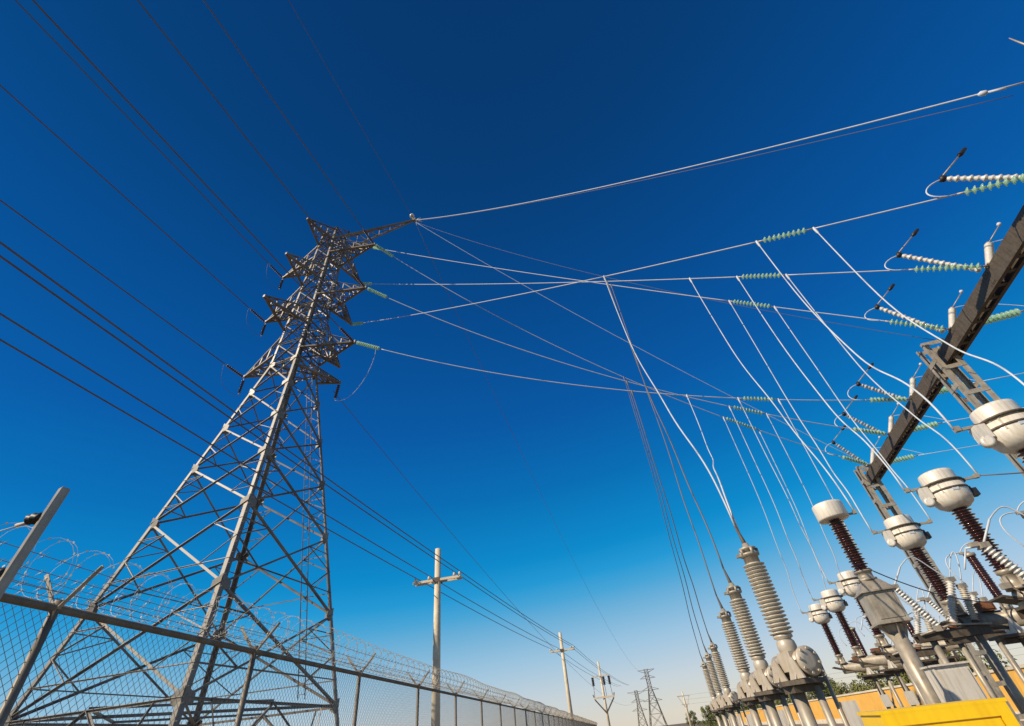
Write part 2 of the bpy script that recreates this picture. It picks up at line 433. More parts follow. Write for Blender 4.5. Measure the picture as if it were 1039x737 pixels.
# incoming line: six conductors and one earth wire running back over the left of the camera
WD = Vector((-math.sin(R(13.8)), -math.cos(R(13.8)), 0))
lvl = ['lowest', 'middle', 'top']
inc = []
for i, z in enumerate(XL):
    for sgn, side in ((-1, 'outer left'), (1, 'inner right')):
        tip = tw(4.35 if sgn > 0 else -4.2, 0, z) + Vector((0, 0, -.08))
        a = tip + WD * 1.7 + Vector((0, 0, -.05)); b = tip + WD * 85
        string(tip, a, 'dark strain insulator string on the %s %s pylon arm, pulled toward the viewer' % (lvl[i], side), 'strain strings of the overhead line', 'darkins', .11)
        wire(para(a, b, .45, 30), .032, 'dark overhead conductor running up and left from the %s %s pylon arm' % (lvl[i], side), 'dark_wire')
        # jumper suspension string hanging under each arm
        h = tip + Vector((0, 0, -1.45))
        if sgn < 0:
            string(tip + Vector((0, 0, -.05)), h, 'dark jumper insulator string hanging straight down under the %s %s pylon arm' % (lvl[i], side), 'hanging jumper strings', 'darkins', .10)
        # slack jumper loop
        end = tip + (tw(0, 4, z) - tw(0, 0, z)) * .3
        if sgn < 0:
            wire(bez(a, a + Vector((0, 0, -1.6)), h + WD * 1.0 + Vector((0, 0, -.4)), h), .010, 'thin jumper loop sagging beneath the %s %s pylon arm' % (lvl[i], side), 'dark_wire', 'jumper_cable')
et = tw(*ETIP)
wire(para(et, et + WD * 85 + Vector((0, 0, 1.0)), .4, 30), .018, 'thin earth wire fading up and left from the tip of the longest pylon arm', 'dark_wire', 'earth_wire')
dm = et + WD * 1.0
for k, (px, py) in enumerate(((347, 212), (409, 212))): pass

jb = tw(2.4, 1.6, 20.6); jh = jb + Vector((-.1, 0, -1.4))
string(jb + Vector((0, 0, -.05)), jh, 'dark hanging insulator string at the right of the pylon\'s waist', None, 'darkins', .11)
# gantry attachment points on the line side of the beam
GX = lambda y: 17.2 + .2836 * (y - 14.9)
GAZ = math.atan(.2836)
gev = Vector((math.cos(GAZ), -math.sin(GAZ), 0))
def on_gantry(px, py):                            # where a sight line meets the beam's line-side face
    r = ray(px, py); o = Vector((GX(14.9), 14.9, 0)) - gev * .27
    t = (o - Vector((0, 0, CAMZ))).dot(gev) / r.dot(gev); p = Vector((0, 0, CAMZ)) + r * t
    p.z = min(12.05, max(11.6, p.z)); return p
GP = [on_gantry(*q) for q in ((1078, 171), (1003, 270), (963, 333), (925, 405), (899, 437), (878, 464))]
tipB = [tw(*q) for q in YF]
tipA = [tw(4.35, 0, z) for z in XL]
spec = [  # tip, gantry point, sag, mid-string pixel x range, phrase
    (tipB[0], GP[0], .55, (768, 826), 'rearmost-arm lowest', 'nearest'),
    (tipB[1], GP[1], .42, (748, 798), 'rearmost-arm middle', 'second'),
    (tipB[2], GP[2], .38, (740, 786), 'rearmost-arm top', 'third'),
    (tipA[0], GP[3], 1.45, (749, 790), 'right-arm lowest', 'fourth'),
    (tipA[1], GP[4], 1.75, (740, 778), 'right-arm middle', 'fifth'),
    (tipA[2], GP[5], 2.2, (734, 770), 'right-arm top', 'farthest'),
]
CMI = CM.transposed()
def proj(p):
    q = CMI @ (Vector(p) - Vector((0, 0, CAMZ))); return (W / 2 - FPX * q.x / q.z, H / 2 + FPX * q.y / q.z)
def param_at(path, x):
    for i in range(len(path) - 1):
        x0, x1 = proj(path[i])[0], proj(path[i + 1])[0]
        if (x0 - x) * (x1 - x) <= 0 and x0 != x1: return i + (x - x0) / (x1 - x0)
    return len(path) - 1.0
def at_param(path, t):
    i = min(int(t), len(path) - 2); return path[i].lerp(path[i + 1], t - i)
def sub(path, t0, t1):
    return [at_param(path, t0)] + [path[i] for i in range(int(t0) + 1, int(math.ceil(t1)))] + [at_param(path, t1)]
PATH = []; MID = []
for i, (a, b, sag, (x0, x1), nm, od) in enumerate(spec):
    path = para(a, b, sag, 80); PATH.append(path)
    t0, t1 = param_at(path, x0), param_at(path, x1)
    p0, p1 = at_param(path, t0), at_param(path, t1)
    MID.append((p0, p1))
    L = (b - a).length; ts = 2.0 / L * 80; te = 80 - 2.0 / L * 80
    string(a, at_param(path, ts), 'pale green glass string where the %s conductor leaves the pylon' % nm, 'glass strings at the pylon', 'glass', .13)
    wire(sub(path, ts, t0), .024, 'bright conductor from the %s pylon tip to its glass string in mid-air' % nm, 'alu')
    string(p0, p1, 'green glass string set in mid-span of the conductor to the %s gantry position' % od, 'glass strings in mid-span', 'glass', .115)
    wire(sub(path, t1, te), .022, 'conductor between its mid-air glass string and the %s gantry position' % od, 'alu')
    string(at_param(path, te), b, 'green glass strain string holding the %s conductor on the gantry beam\'s left side' % od, 'glass strings on the gantry, line side', 'glass', .125)

q_ = at_param(PATH[3], 1.6 / (spec[3][1] - spec[3][0]).length * 80)
wire(bez(q_, q_ + Vector((.1, 0, -1.6)), jh + Vector((1.2, 0, -.6)), jh), .014, 'thin jumper sagging from the lowest glass string to the pylon\'s waist', 'alu', 'jumper_cable')
# earth wires from the long arm down to the gantry columns
COLA, COLB, COLC = Vector((GX(26.5), 26.5, 0)), Vector((GX(14.9), 14.9, 0)), Vector((GX(4.7), 4.7, 0))
E1 = atz(1046, 82, 13.6)
wire(para(et, E1, .9, 40), .024, 'bright earth wire rising from the pylon tip to the top right corner', 'alu', 'earth_wire')
wire(para(et + Vector((.1, .15, .1)), E1 + Vector((.2, .5, .35)), .7, 40), .010, 'hair-thin wire just above the bright earth wire to the top right', 'dark_wire', 'earth_wire')
p = para(et, E1, .9, 40)
t_ = param_at(p, 992); q0 = at_param(p, t_); dq = (p[-1] - p[0]).normalized()
m = MB(); m.tube([Vector((0, 0, 0)), dq * .05, dq * .16, dq * .22], [.02, .07, .07, .02], 8); m.tube([dq * .2, dq * .55], .03, 6)
o = m.build('dead_end_clamp', M['alu']); o.location = q0; tag(o, 'pale clamp on the earth wire near the top right corner', 'clamp')
wire(para(et + Vector((0, 0, -.2)), COLA + Vector((0, 0, 12.5)), .8, 40), .018, 'thin pale earth wire from the longest pylon arm down to the far gantry column', 'alu', 'earth_wire')
wire(para(et + Vector((0, .1, -.1)), COLB + Vector((0, 0, 12.55)), 1.3, 40), .011, 'faint earth wire from the longest pylon arm down to the nearer gantry column', 'dark_wire', 'earth_wire')
m = MB()
m.tube([(0, 0, 0), (.5, -.2, -.12)], .06, 8); m.tube([(.05, .1, .05), (.55, .1, -.2)], .05, 8); m.tube([(0, 0, -.1), (.1, 0, -.9)], .03, 6)
o = m.build('earth_clamp', M['alu']); o.location = et + Vector((.15, 0, 0)); tag(o, 'bright wire clamps at the tip of the longest pylon arm', 'clamp')

# ------------------------------------------------------------------ gantry
gan = thing('steel_gantry', 'dark steel gantry beam on two open columns crossing the right side', 'gantry', (GX(14.9), 14.9, 0), -GAZ)
def gl(y): return (y - 14.9) / math.cos(GAZ)       # local y on the grid
m = MB(); y0, y1 = gl(-2.5), gl(27.4)
for sx in (-1, 1):                                 # two channels
    m.box((sx * .24, (y0 + y1) / 2, 11.78), (.03, y1 - y0, .50))
    m.box((sx * .19, (y0 + y1) / 2, 12.045), (.13, y1 - y0, .028)); m.box((sx * .19, (y0 + y1) / 2, 11.515), (.13, y1 - y0, .028))
yy = y0 + .3; k = 0
while yy < y1:
    m.box((0, yy, 11.53), (.45, .14, .014)); m.box((0, yy, 12.032), (.45, .14, .012))
    k += 1; yy += .62
yy = gl(8.0)
while yy < y1:
    for zz in (11.62, 11.93): m.box((-.258, yy, zz), (.008, .34, .10))
    for dy in (-.12, -.04, .04, .12):
        for zz in (11.62, 11.93): m.lathe([(.016, 0), (.016, .016)], (-.262, yy + dy, zz), (-1, 0, 0), 6)
    yy += 2.9
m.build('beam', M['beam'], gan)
for cy in (26.5, 14.9, 4.7):
    yl = gl(cy); m = MB(); hw = .30; ox = -.35
    for sy in (-1, 1):                             # webs face along the line, flanges turned outward
        for sx in (-1, 1): m.box((ox + sx * .29, yl + sy * hw, 6.2), (.17, .016, 12.4))
        for sx in (-1, 1): m.box((ox + sx * .38, yl + sy * (hw - .05), 6.2), (.018, .13, 12.4))
    z = .5
    while z < 12.4:
        for sy in (-1, 1): m.box((ox, yl + sy * (hw + .016), z), (.74, .014, .17))
        if z < 11.6:
            for sx in (-1, 1): m.box((ox + sx * .397, yl, z + .42), (.014, 2 * hw, .17))
        z += 1.18
    m.box((ox, yl, .06), (1.0, 1.0, .12)); m.build('column', M['steel'], gan)

m = MB(); yl = gl(4.7); m.tube([(-.32, yl, 12.3), (-.30, yl, 14.2), (-.30, yl, 14.65)], [.03, .022, .010], 8); m.build('lightning_spike', M['steel'], gan)
# horned line arresters, post insulators and bus side of the gantry
def make_line_arrester(label, group, loc, path):
    o = thing('line_arrester', label, 'arrester', loc, -GAZ, group)
    inv = Matrix.Rotation(GAZ, 3, 'Z')
    def loc_at(back):                             # point on the conductor, metres back from the beam
        t = 80 - back / (path[-1] - path[0]).length * 80
        return inv @ (at_param(path, t) - Vector(loc))
    a = Vector((.02, .30, .08)); s_end = loc_at(1.75)
    b = s_end + Vector((.10, .25, 1.05)); t = (b - a).normalized(); L = (b - a).length
    m = MB(); m.lathe(shed_profile(L - .12, .10, 14, .6, .82), a + t * .06, t, 14); m.build('housing', M['white'], o)
    m = MB(); m.lathe([(.05, 0), (.10, .02), (.10, .12), (.05, .15)], b - t * .05, t, 10); m.tube([b + Vector((0, 0, -.08)), b + Vector((0, 0, .14))], .05, 8); m.build('joint', M['black'], o)
    m = MB(); h0, h1 = b + Vector((0, 0, .1)), b + Vector((.80, -.12, .66)); m.tube([h0, h1], .022, 6); m.build('horn', M['steel'], o)
    m = MB(); d_ = (h1 - h0).normalized(); m.tube([h1 - d_ * .10, h1, h1 + d_ * .25, h1 + d_ * .30], [.03, .075, .06, .02], 8); m.build('horn_tip', M['black'], o)
    m = MB(); c = loc_at(2.15)
    m.tube(bez(b, b + Vector((-.50, 0, .05)), c + Vector((-.75, 0, .25)), c), .020, 6); m.build('lead', M['lead'], o)
    return o
def make_post(label, group):
    o = thing('post_insulator', label, 'insulator', (0, 0, 0), -GAZ, group)
    m = MB(); m.box((0, 0, .03), (.22, .22, .06)); m.build('foot', M['steel'], o)
    m = MB(); m.lathe(shed_profile(.98, .115, 30, .88, .97), (0, 0, .06), n=16); m.build('housing', M['white'], o)
    m = MB(); m.lathe([(.05, 0), (.07, .02), (.07, .08), (.02, .10)], (0, 0, 1.04), n=10); m.tube([(0, 0, 1.1), (.22, -.20, 1.75)], .02, 6); m.build('horn', M['steel'], o)
    m = MB(); m.lathe([(.02, 0), (.06, .03), (.06, .10), (.02, .13)], (.22, -.20, 1.75), n=10); m.build('horn_tip', M['alu'], o)
    return o
od = [s[5] for s in spec]
la = po = None
for i, p in enumerate(GP):
    l = 'slanted grey arrester with a black horn beside the gantry\'s %s glass string' % od[i]
    make_line_arrester(l, 'horned arresters on the gantry', p, PATH[i])
    l = 'upright grey post insulator on the gantry beam at the %s conductor position' % od[i]
    if po is None: po = make_post(l, 'post insulators on the gantry'); o = po
    else: o = copy_tree(po); o['label'] = l
    o.location = Vector((p.x, p.y, 12.062)) + gev * .13 + dv * .12; o.rotation_euler = (0, R(31), -GAZ)
    a = Vector((p.x, p.y, 12.0)) + gev * .54
    bdir = (ev * 1.0 + Vector((0, 0, .02)))
    b = a + bdir * 1.9
    string(a, b, 'green glass string on the right side of the gantry beam, %s from the viewer' % od[i], 'glass strings on the gantry, bus side')
    far = b + bdir * 26
    wire(para(b, far, .5, 20), .018, 'pale bus wire running off right from the gantry\'s %s position' % od[i], 'alu', 'bus_wire')
    top = Vector((p.x, p.y, 12.99)) + gev * .68 + dv * .12
    wire(bez(top, top + ev * .9 + Vector((0, 0, .1)), b + Vector((0, 0, .15)) + ev * .1, b + ev * .35 - Vector((0, 0, .02))), .014, 'thin jumper arching over the gantry beam at its %s position' % od[i], 'lead', 'jumper_cable')

# ------------------------------------------------------------------ current transformer modules
def make_ct(label, group):
    o = thing('current_transformer', label, 'transformer', (0, 0, 0), -AZ, group)
    # post pair and base
    for sx in (.95, 1.45):
        m = MB(); m.tube([(sx, 0, 0), (sx, 0, 2.42)], .085 if sx < 1 else .07, 12); m.box((sx, 0, .02), (.34, .34, .04)); m.box((sx, 0, 2.42), (.26, .26, .03)); m.build('post', M['steel'], o)
    m = MB(); m.box((1.15, 0, 2.47), (1.5, .55, .06)); m.box((1.15, 0, 2.38), (1.2, .2, .10)); m.build('base_plate', M['beam'], o)
    m = MB(); m.lathe([(.10, 0), (.19, .015), (.19, 2.30), (.25, 2.31), (.25, 2.37), (.10, 2.38)], (-.12, 0, 2.82), (1, 0, 0), 20); m.build('tube', M['steel'], o)
    for sx in (.85, 1.38):
        m = MB(); m.prism([Vector((sx, y, z)) for y, z in ((-.27, 2.5), (.27, 2.5), (.13, 2.98), (-.13, 2.98))], (.03, 0, 0))
        m.prism([Vector((sx + x, -.2, z)) for x, z in ((-.16, 2.5), (.16, 2.5), (0, 2.86))], (0, .03, 0)); m.build('gusset', M['tank'], o)
    m = MB(); m.prism([Vector((x, -.26, z)) for x, z in ((-.42, 2.86), (.30, 2.66), (.30, 2.70), (-.42, 2.90))], (0, .02, 0))
    m.hexa([Vector(p) for p in ((-.45, -.28, 2.90), (.32, -.28, 2.66), (.32, .28, 2.66), (-.45, .28, 2.90), (-.45, -.28, 2.93), (.32, -.28, 2.69), (.32, .28, 2.69), (-.45, .28, 2.93))])
    m.build('drip_tray', M['beam'], o)
    # neck, bushing
    m = MB(); m.lathe([(.20, 0), (.20, .05), (.13, .07), (.13, .28), (.17, .30), (.17, .36)], (0, 0, 3.0), n=16)
    for a_ in range(4): m.box((.15 * math.cos(a_ * 1.57 + .6), .15 * math.sin(a_ * 1.57 + .6), 3.14), (.06, .06, .2), a_ * 1.57 + .6)
    m.box((-.22, -.1, 3.08), (.14, .12, .1)); m.build('neck', M['steel'], o)
    m = MB(); m.lathe(shed_profile(1.28, .185, 24, .62, .80), (0, 0, 3.36), n=22); m.build('bushing', M['brown'], o)
    # head tank
    m = MB(); pr = [(.15, 0), (.22, .02), (.32, .09), (.37, .19), (.375, .30), (.375, .50), (.335, .51), (.335, .515), (.335, .76), (.32, .82), (.27, .845), (.0, .85)]
    m.lathe(pr, (0, 0, 4.62), n=32); h = m.build('head_tank', M['tank'], o)
    for zz in (4.98, 5.16):
        m = MB(); m.lathe([(.37, 0), (.395, .004), (.395, .036), (.37, .04)], (0, 0, zz), n=28)
        m.box((-.40, 0, zz + .02), (.08, .1, .07)); m.box((.40, 0, zz + .02), (.08, .1, .07)); m.build('clamp_band', M['beam'], h)
    m = MB(); m.box((-.44, -.05, 5.02), (.16, .24, .26)); m.lathe([(.10, 0), (.10, .12), (.06, .13)], (-.46, -.05, 4.84), (-.3, -.8, 0), 12)
    m.build('primary_box', M['tank'], h)
    for sx, zz in ((-1, 5.18), (1, 5.2)):
        m = MB(); m.box((sx * .55, -.02, zz), (.30, .05, .05)); m.box((sx * .70, -.02, zz + .02), (.08, .09, .09)); m.build('terminal', M['steel'], h)
    m = MB(); m.box((.36, -.14, 4.86), (.14, .16, .16)); m.build('junction_box', M['black'], h)
    for a_ in (-2.2, .9):
        m = MB(); c_, s_ = math.cos(a_), math.sin(a_)
        m.prism([Vector((c_ * r_, s_ * r_, z_)) for r_, z_ in ((.372, 4.92), (.381, 4.92), (.381, 5.128), (.372, 5.128))], (-s_ * .03, c_ * .03, 0)); m.build('seam', M['steel'], h)
    m = MB()
    m.prism([Vector(((.362 if k_ % 2 else .345) * math.cos(k_ * math.pi / 16), (.362 if k_ % 2 else .345) * math.sin(k_ * math.pi / 16), 5.155)) for k_ in range(32)], (0, 0, .04)); m.build('bolt_ring', M['steel'], h)
    m = MB(); m.box((.0, -.377, 4.96), (.12, .012, .07)); m.build('rating_plate', M['alu'], h)
    m = MB(); m.tube([(-.15, -.16, 3.05), (-.05, -.25, 2.75), (.80, -.16, 2.60), (.86, -.10, 2.3), (.86, -.10, .05)], .02, 6); m.build('conduit', M['beam'], o)
    m = MB(); m.bar((.95, 0, .6), (1.45, 0, 2.2), .05, .05); m.bar((1.45, .06, .6), (.95, .06, 2.2), .05, .05); m.build('post_brace', M['steel'], o)
    m = MB(); m.box((.95, -.17, 1.55), (.30, .16, .42)); m.build('terminal_box', M['cabinet'], o)
    m = MB(); m.tube(bez((.86, -.05, 4.34), (.45, -.10, 4.40), (.15, -.35, 4.10), (.42, -.32, 3.62)), .013, 6); m.tube(bez((.86, -.05, 4.34), (1.2, -.1, 4.75), (1.7, -.05, 4.5), (1.75, 0, 3.6)), .013, 6); m.build('loop_lead', M['lead'], o)
    m = MB(); m.box((1.75, 0, 3.05), (.2, .2, .06)); m.lathe(shed_profile(.52, .085, 9, .6, .9), (1.75, 0, 3.06), n=12); m.build('support_insulator', M['white'], o)
    # slim second bushing on the far end of the tube
    m = MB(); m.lathe([(.13, 0), (.13, .08), (.09, .1), (.09, .18)], (1.05, .0, 2.99), n=14); m.build('bushing_foot', M['steel'], o)
    m = MB(); m.lathe(shed_profile(1.05, .115, 22, .80, .92), (1.05, 0, 3.17), n=16); b2 = m.build('slim_bushing', M['brown'], o)
    m = MB(); m.lathe([(.10, 0), (.13, .01), (.13, .08), (.05, .10)], (1.05, 0, 4.22), n=14); m.box((.95, -.05, 4.32), (.22, .06, .05)); m.build('cap', M['steel'], b2)
    m = MB(); m.box((.62, -.05, 3.11), (.30, .26, .20)); m.box((.62, -.19, 3.11), (.2, .03, .12)); m.build('wiring_box', M['rust'], o)
    return o
CTS = [(8.5, 7.5), (9.3, 10.35), (10.2, 13.4), (11.8, 19.5), (12.6, 22.7), (13.4, 25.8)]
ctl = ['brown bushing with a large steel head tank, nearest one cut by the right edge',
       'brown bushing with a steel head tank, second from the right edge of the front row',
       'brown bushing with a steel head tank right of the grey-box voltage transformer',
       'small far brown bushing and head tank directly beside the grey voltage transformer box',
       'far brown bushing with silver head tank, middle of the three in the distance',
       'farthest and smallest brown bushing with silver head tank, leftmost of the row']
ct = None
for i, (x, y) in enumerate(CTS):
    if ct is None: ct = make_ct(ctl[i], 'current transformers in two rows'); o = ct
    else: o = copy_tree(ct); o['label'] = ctl[i]
    o.location = (x, y, 0)
def ct_term(i, s): x, y = CTS[i]; return Vector((x, y, 5.22)) + ev * (.74 * s) - dv * .02

# voltage transformer with the square grey box
vx, vy = 7.4, 11.6
vt = thing('voltage_transformer', 'tall voltage transformer with drum top, brown bushing and square grey box on a pipe', 'transformer', (vx, vy, 0), -AZ)
m = MB(); m.tube([(0, 0, 0), (0, 0, 2.78)], .15, 20); m.lathe([(.26, 0), (.26, .04)], (0, 0, 0), n=16); m.lathe([(.15, 0), (.19, .12), (.19, .15)], (0, 0, 2.66), n=16)
for a_ in range(4): m.prism([Vector((math.cos(a_ * 1.57) * r_, math.sin(a_ * 1.57) * r_, z_)) for r_, z_ in ((.14, 2.5), (.28, 2.8), (.14, 2.8))], (math.sin(a_ * 1.57) * .02, math.cos(a_ * 1.57) * .02, 0))
m.build('pipe_post', M['steel'], vt)
m = MB(); m.box((0, 0, 3.13), (.58, .54, .56)); m.box((0, -.275, 3.13), (.46, .014, .46)); m.box((0, 0, 2.83), (.66, .62, .04)); m.build('box', M['steel'], vt)
m = MB(); m.hexa([Vector(p) for p in ((-.32, -.30, 3.444), (.32, -.30, 3.444), (.32, .30, 3.444), (-.32, .30, 3.444), (-.17, -.17, 3.66), (.17, -.17, 3.66), (.17, .17, 3.66), (-.17, .17, 3.66))])
m.box((0, 0, 3.428), (.70, .66, .03)); m.build('lid', M['steel'], vt)
m = MB(); m.lathe([(.20, 0), (.20, .05), (.15, .06), (.15, .18), (.19, .19), (.19, .22)], (0, 0, 3.66), n=18); m.build('neck', M['steel'], vt)
m = MB(); m.lathe(shed_profile(1.18, .175, 22, .64, .82), (0, 0, 3.88), n=22); m.build('bushing', M['brown'], vt)
m = MB(); m.lathe([(.20, 0), (.33, .015), (.345, .05), (.345, .34), (.335, .39), (.30, .405), (0, .42)], (0, 0, 5.06), n=32); hd = m.build('drum', M['tank'], vt)
m = MB(); m.box((.40, -.06, 5.12), (.18, .06, .04)); m.box((.48, -.06, 5.15), (.06, .08, .10)); m.build('terminal', M['steel'], hd)

# ------------------------------------------------------------------ surge arresters
def make_arrester(label, group):
    o = thing('surge_arrester', label, 'arrester', (0, 0, 0), -AZ, group)
    m = MB(); m.lathe(disc_profile(1.14, .188, 19), (0, 0, 2.57), n=24); m.build('housing', M['grey'], o)
    m = MB(); m.lathe([(.13, 0), (.13, .12), (.17, .13), (.17, .17), (.09, .19), (.09, .23), (.15, .235), (.15, .27), (.07, .29), (.05, .36)], (0, 0, 3.71), n=18)
    for a_ in range(5):
        t = a_ * 1.2566; m.lathe([(.028, 0), (.028, .10)], (.15 * math.cos(t), .15 * math.sin(t), 3.86), n=6)
    m.box((-.17, 0, 3.87), (.12, .08, .05)); c = m.build('cap', M['steel'], o)
    m = MB(); m.tube([(0, 0, 4.02), (-.01, .02, 4.14), (-.04, .05, 4.42)], [.045, .035, .02], 8); m.build('terminal_spike', M['beam'], c)
    m = MB(); m.lathe([(.12, 0), (.14, .05), (.15, .12), (.14, .18), (.11, .22), (.15, .24), (.15, .28)], (0, 0, 2.29), n=18); m.build('neck', M['cast'], o)
    ax = Vector((math.sin(R(150)), math.cos(R(150)), 0))
    m = MB(); m.box((.02, 0, 2.20), (.32, .30, .26), .5); m.lathe([(.12, -.42), (.155, -.41), (.155, .28)], (.03, 0, 2.17), ax, 22)
    m.build('tank', M['cast'], o)
    m = MB(); m.lathe([(.155, 0), (.20, .004), (.20, .045), (.09, .055)], Vector((.03, 0, 2.17)) + ax * .28, ax, 24)
    u = ax.cross(Vector((0, 0, 1)))
    for a_ in range(8):
        t = a_ * math.pi / 4 + .2
        m.lathe([(.022, 0), (.022, .03)], Vector((.03, 0, 2.17)) + ax * .32 + (u * math.cos(t) + Vector((0, 0, 1)) * math.sin(t)) * .165, ax, 6)
    m.build('end_flange', M['cast'], o)
    for k in (-.22, .20):
        m = MB(); p = ax * k
        m.prism([p + u * a_ + Vector((0, 0, z_)) for a_, z_ in ((-.24, 1.96), (.24, 1.96), (.14, 2.16), (-.14, 2.16))], ax * .025)
        m.prism([p + u * .19 + ax * a_ + Vector((0, 0, z_)) for a_, z_ in ((-.17, 1.96), (.17, 1.96), (.05, 2.24), (-.05, 2.24))], u * .025)
        m.prism([p - u * .19 + ax * a_ + Vector((0, 0, z_)) for a_, z_ in ((-.17, 1.96), (.17, 1.96), (.05, 2.24), (-.05, 2.24))], u * .025)
        m.build('gusset', M['cast'], o)
    m = MB(); m.lathe([(.36, 0), (.36, .06), (.30, .065)], (0, 0, 1.89), n=6, sharp=True); m.box((0, 0, 1.84), (.5, .3, .09), .4); m.build('base_plate', M['beam'], o)
    for (x, y, r_) in ((-.10, .06, .095), (.17, -.08, .055), (.36, -.02, .03)):
        m = MB(); m.tube([(x, y, 0), (x, y, 1.86 if r_ > .04 else 2.2)], r_, 12); m.box((x, y, .02), (.26, .26, .04)); m.build('post', M['steel'], o)
    m = MB(); m.box((.50, -.05, 1.42), (.20, .16, .42)); m.build('counter_box', M['cabinet'], o)
    return o
ARS = [(3.95, 9.05), (4.62, 12.19), (5.33, 15.39), (6.95, 22.7), (7.62, 26.13), (8.5, 30.3)]
arl = ['largest ribbed grey surge arrester, frontmost of the row, with a round bolted flange',
       'ribbed grey surge arrester second in the row behind the largest one',
       'ribbed grey surge arrester third in the row, left of the two big ones',
       'small ribbed arrester in the distant group, frontmost of its three',
       'small ribbed arrester in the distant group, middle of its three',
       'small ribbed arrester in the distant group, rearmost of its three']
ar = None
for i, (x, y) in enumerate(ARS):
    if ar is None: ar = make_arrester(arl[i], 'surge arresters in a row'); o = ar
    else: o = copy_tree(ar); o['label'] = arl[i]
    o.location = (x, y, 0)
def ar_top(i): return Vector((ARS[i][0], ARS[i][1], 4.42)) + ev * -.04 + dv * .05

# ------------------------------------------------------------------ drop leads from the conductors
def tap(top, end, label, k1=.10, k2=.45, up=1.0, r=.026, material='lead', dk=.45):
    top, end = Vector(top), Vector(end); dz = top.z - end.z; h = end - top; h.z = 0
    c1 = top + h * k1 - Vector((0, 0, dz * dk)); c2 = end - h * k2 + Vector((0, 0, up))
    pts = bez(top, c1, c2, end, 30); rk = random.Random(int(top.x * 1000) + int(end.y * 77)); pa, pb_ = rk.random() * 6, rk.random() * 6
    for i_ in range(1, 30):                       # stiff cable: never a perfect curve
        f_ = math.sin(math.pi * i_ / 30); pts[i_] = pts[i_] + (ev * math.sin(i_ * .55 + pa) + dv * math.sin(i_ * .41 + pb_)) * .022 * f_
    d0 = (pts[1] - pts[0]).normalized()
    pts = [top + Vector((0, 0, .05)), top, top + d0 * .22, top + d0 * .30] + pts[1:]
    return wire(pts, [r * 1.9, r * 2.4, r * 2.2, r] + [r] * 30, label, material, 'drop_lead', 'drop leads to the equipment')
def P(i, x): return at_param(PATH[i], param_at(PATH[i], x))
ordn = ['nearest', 'second', 'third', 'fourth', 'fifth', 'rearmost']
for i in range(3):
    x = (613, 616, 620)[i]
    tap(P(i, x), ar_top(i), 'dark drop lead from the crossing of three conductors to the %s arrester' % ordn[i], .08, .0, 2.6, .019, 'alu' if i == 0 else 'dark_wire', .62)
for i in range(3):
    x = (641, 636, 633)[i]
    tap(P(3 + i, x), ar_top(3 + i), 'thin lead from the lower conductor knot to the %s arrester of the distant group' % ('front', 'middle', 'rear')[i], .05, .0, 2.4, .019, 'dark_wire', .72)
tap(P(3, 697), ar_top(0) + Vector((.03, 0, -.1)), 'bright lead from the lower conductors curving down to the largest arrester', .06, .02, 2.8, .018, 'lead', .6)
tap(P(1, 700), Vector((vx, vy, 5.2)) + ev * .48 - dv * .06, 'bright lead dropping from the second conductor to the drum-topped voltage transformer', .1, .1, 2.6, .018, 'lead', .6)
names = ['nearest cut-off', 'second', 'third', 'small near', 'small middle', 'small farthest']
for i in range(6):
    p0, p1 = MID[i]
    tap(p0, ct_term(i, -1), 'bright lead from a mid-air glass string\'s left end to the %s head tank' % names[i], .1, .0, 2.5 if i < 3 else 1.8, .018 if i < 3 else .017, 'alu' if i == 2 else 'lead', .9)
    tap(p1, ct_term(i, 1), 'bright lead from a mid-air glass string\'s right end to the %s head tank' % names[i], .1, .0, 2.5 if i < 3 else 1.8, .018 if i < 3 else .017, 'alu' if i in (1, 2, 4) else 'lead', .9)
for i, lab in ((0, 'nearest'), (1, 'second')):
    t = ct_term(i, 1)
    wire(para(t, t + ev * 9 - dv * 1.5 + Vector((0, 0, -.2)), .5, 20), .014, 'dark sagging wire running right from the %s head tank' % lab, 'dark_wire', 'bus_wire')
t = Vector((vx, vy, 3.85)) + ev * .2
wire(para(t, t + ev * 4 + dv * 3 + Vector((0, 0, -.6)), .35, 16), .012, 'thin dark wire leaving the neck above the grey transformer box', 'dark_wire', 'bus_wire')

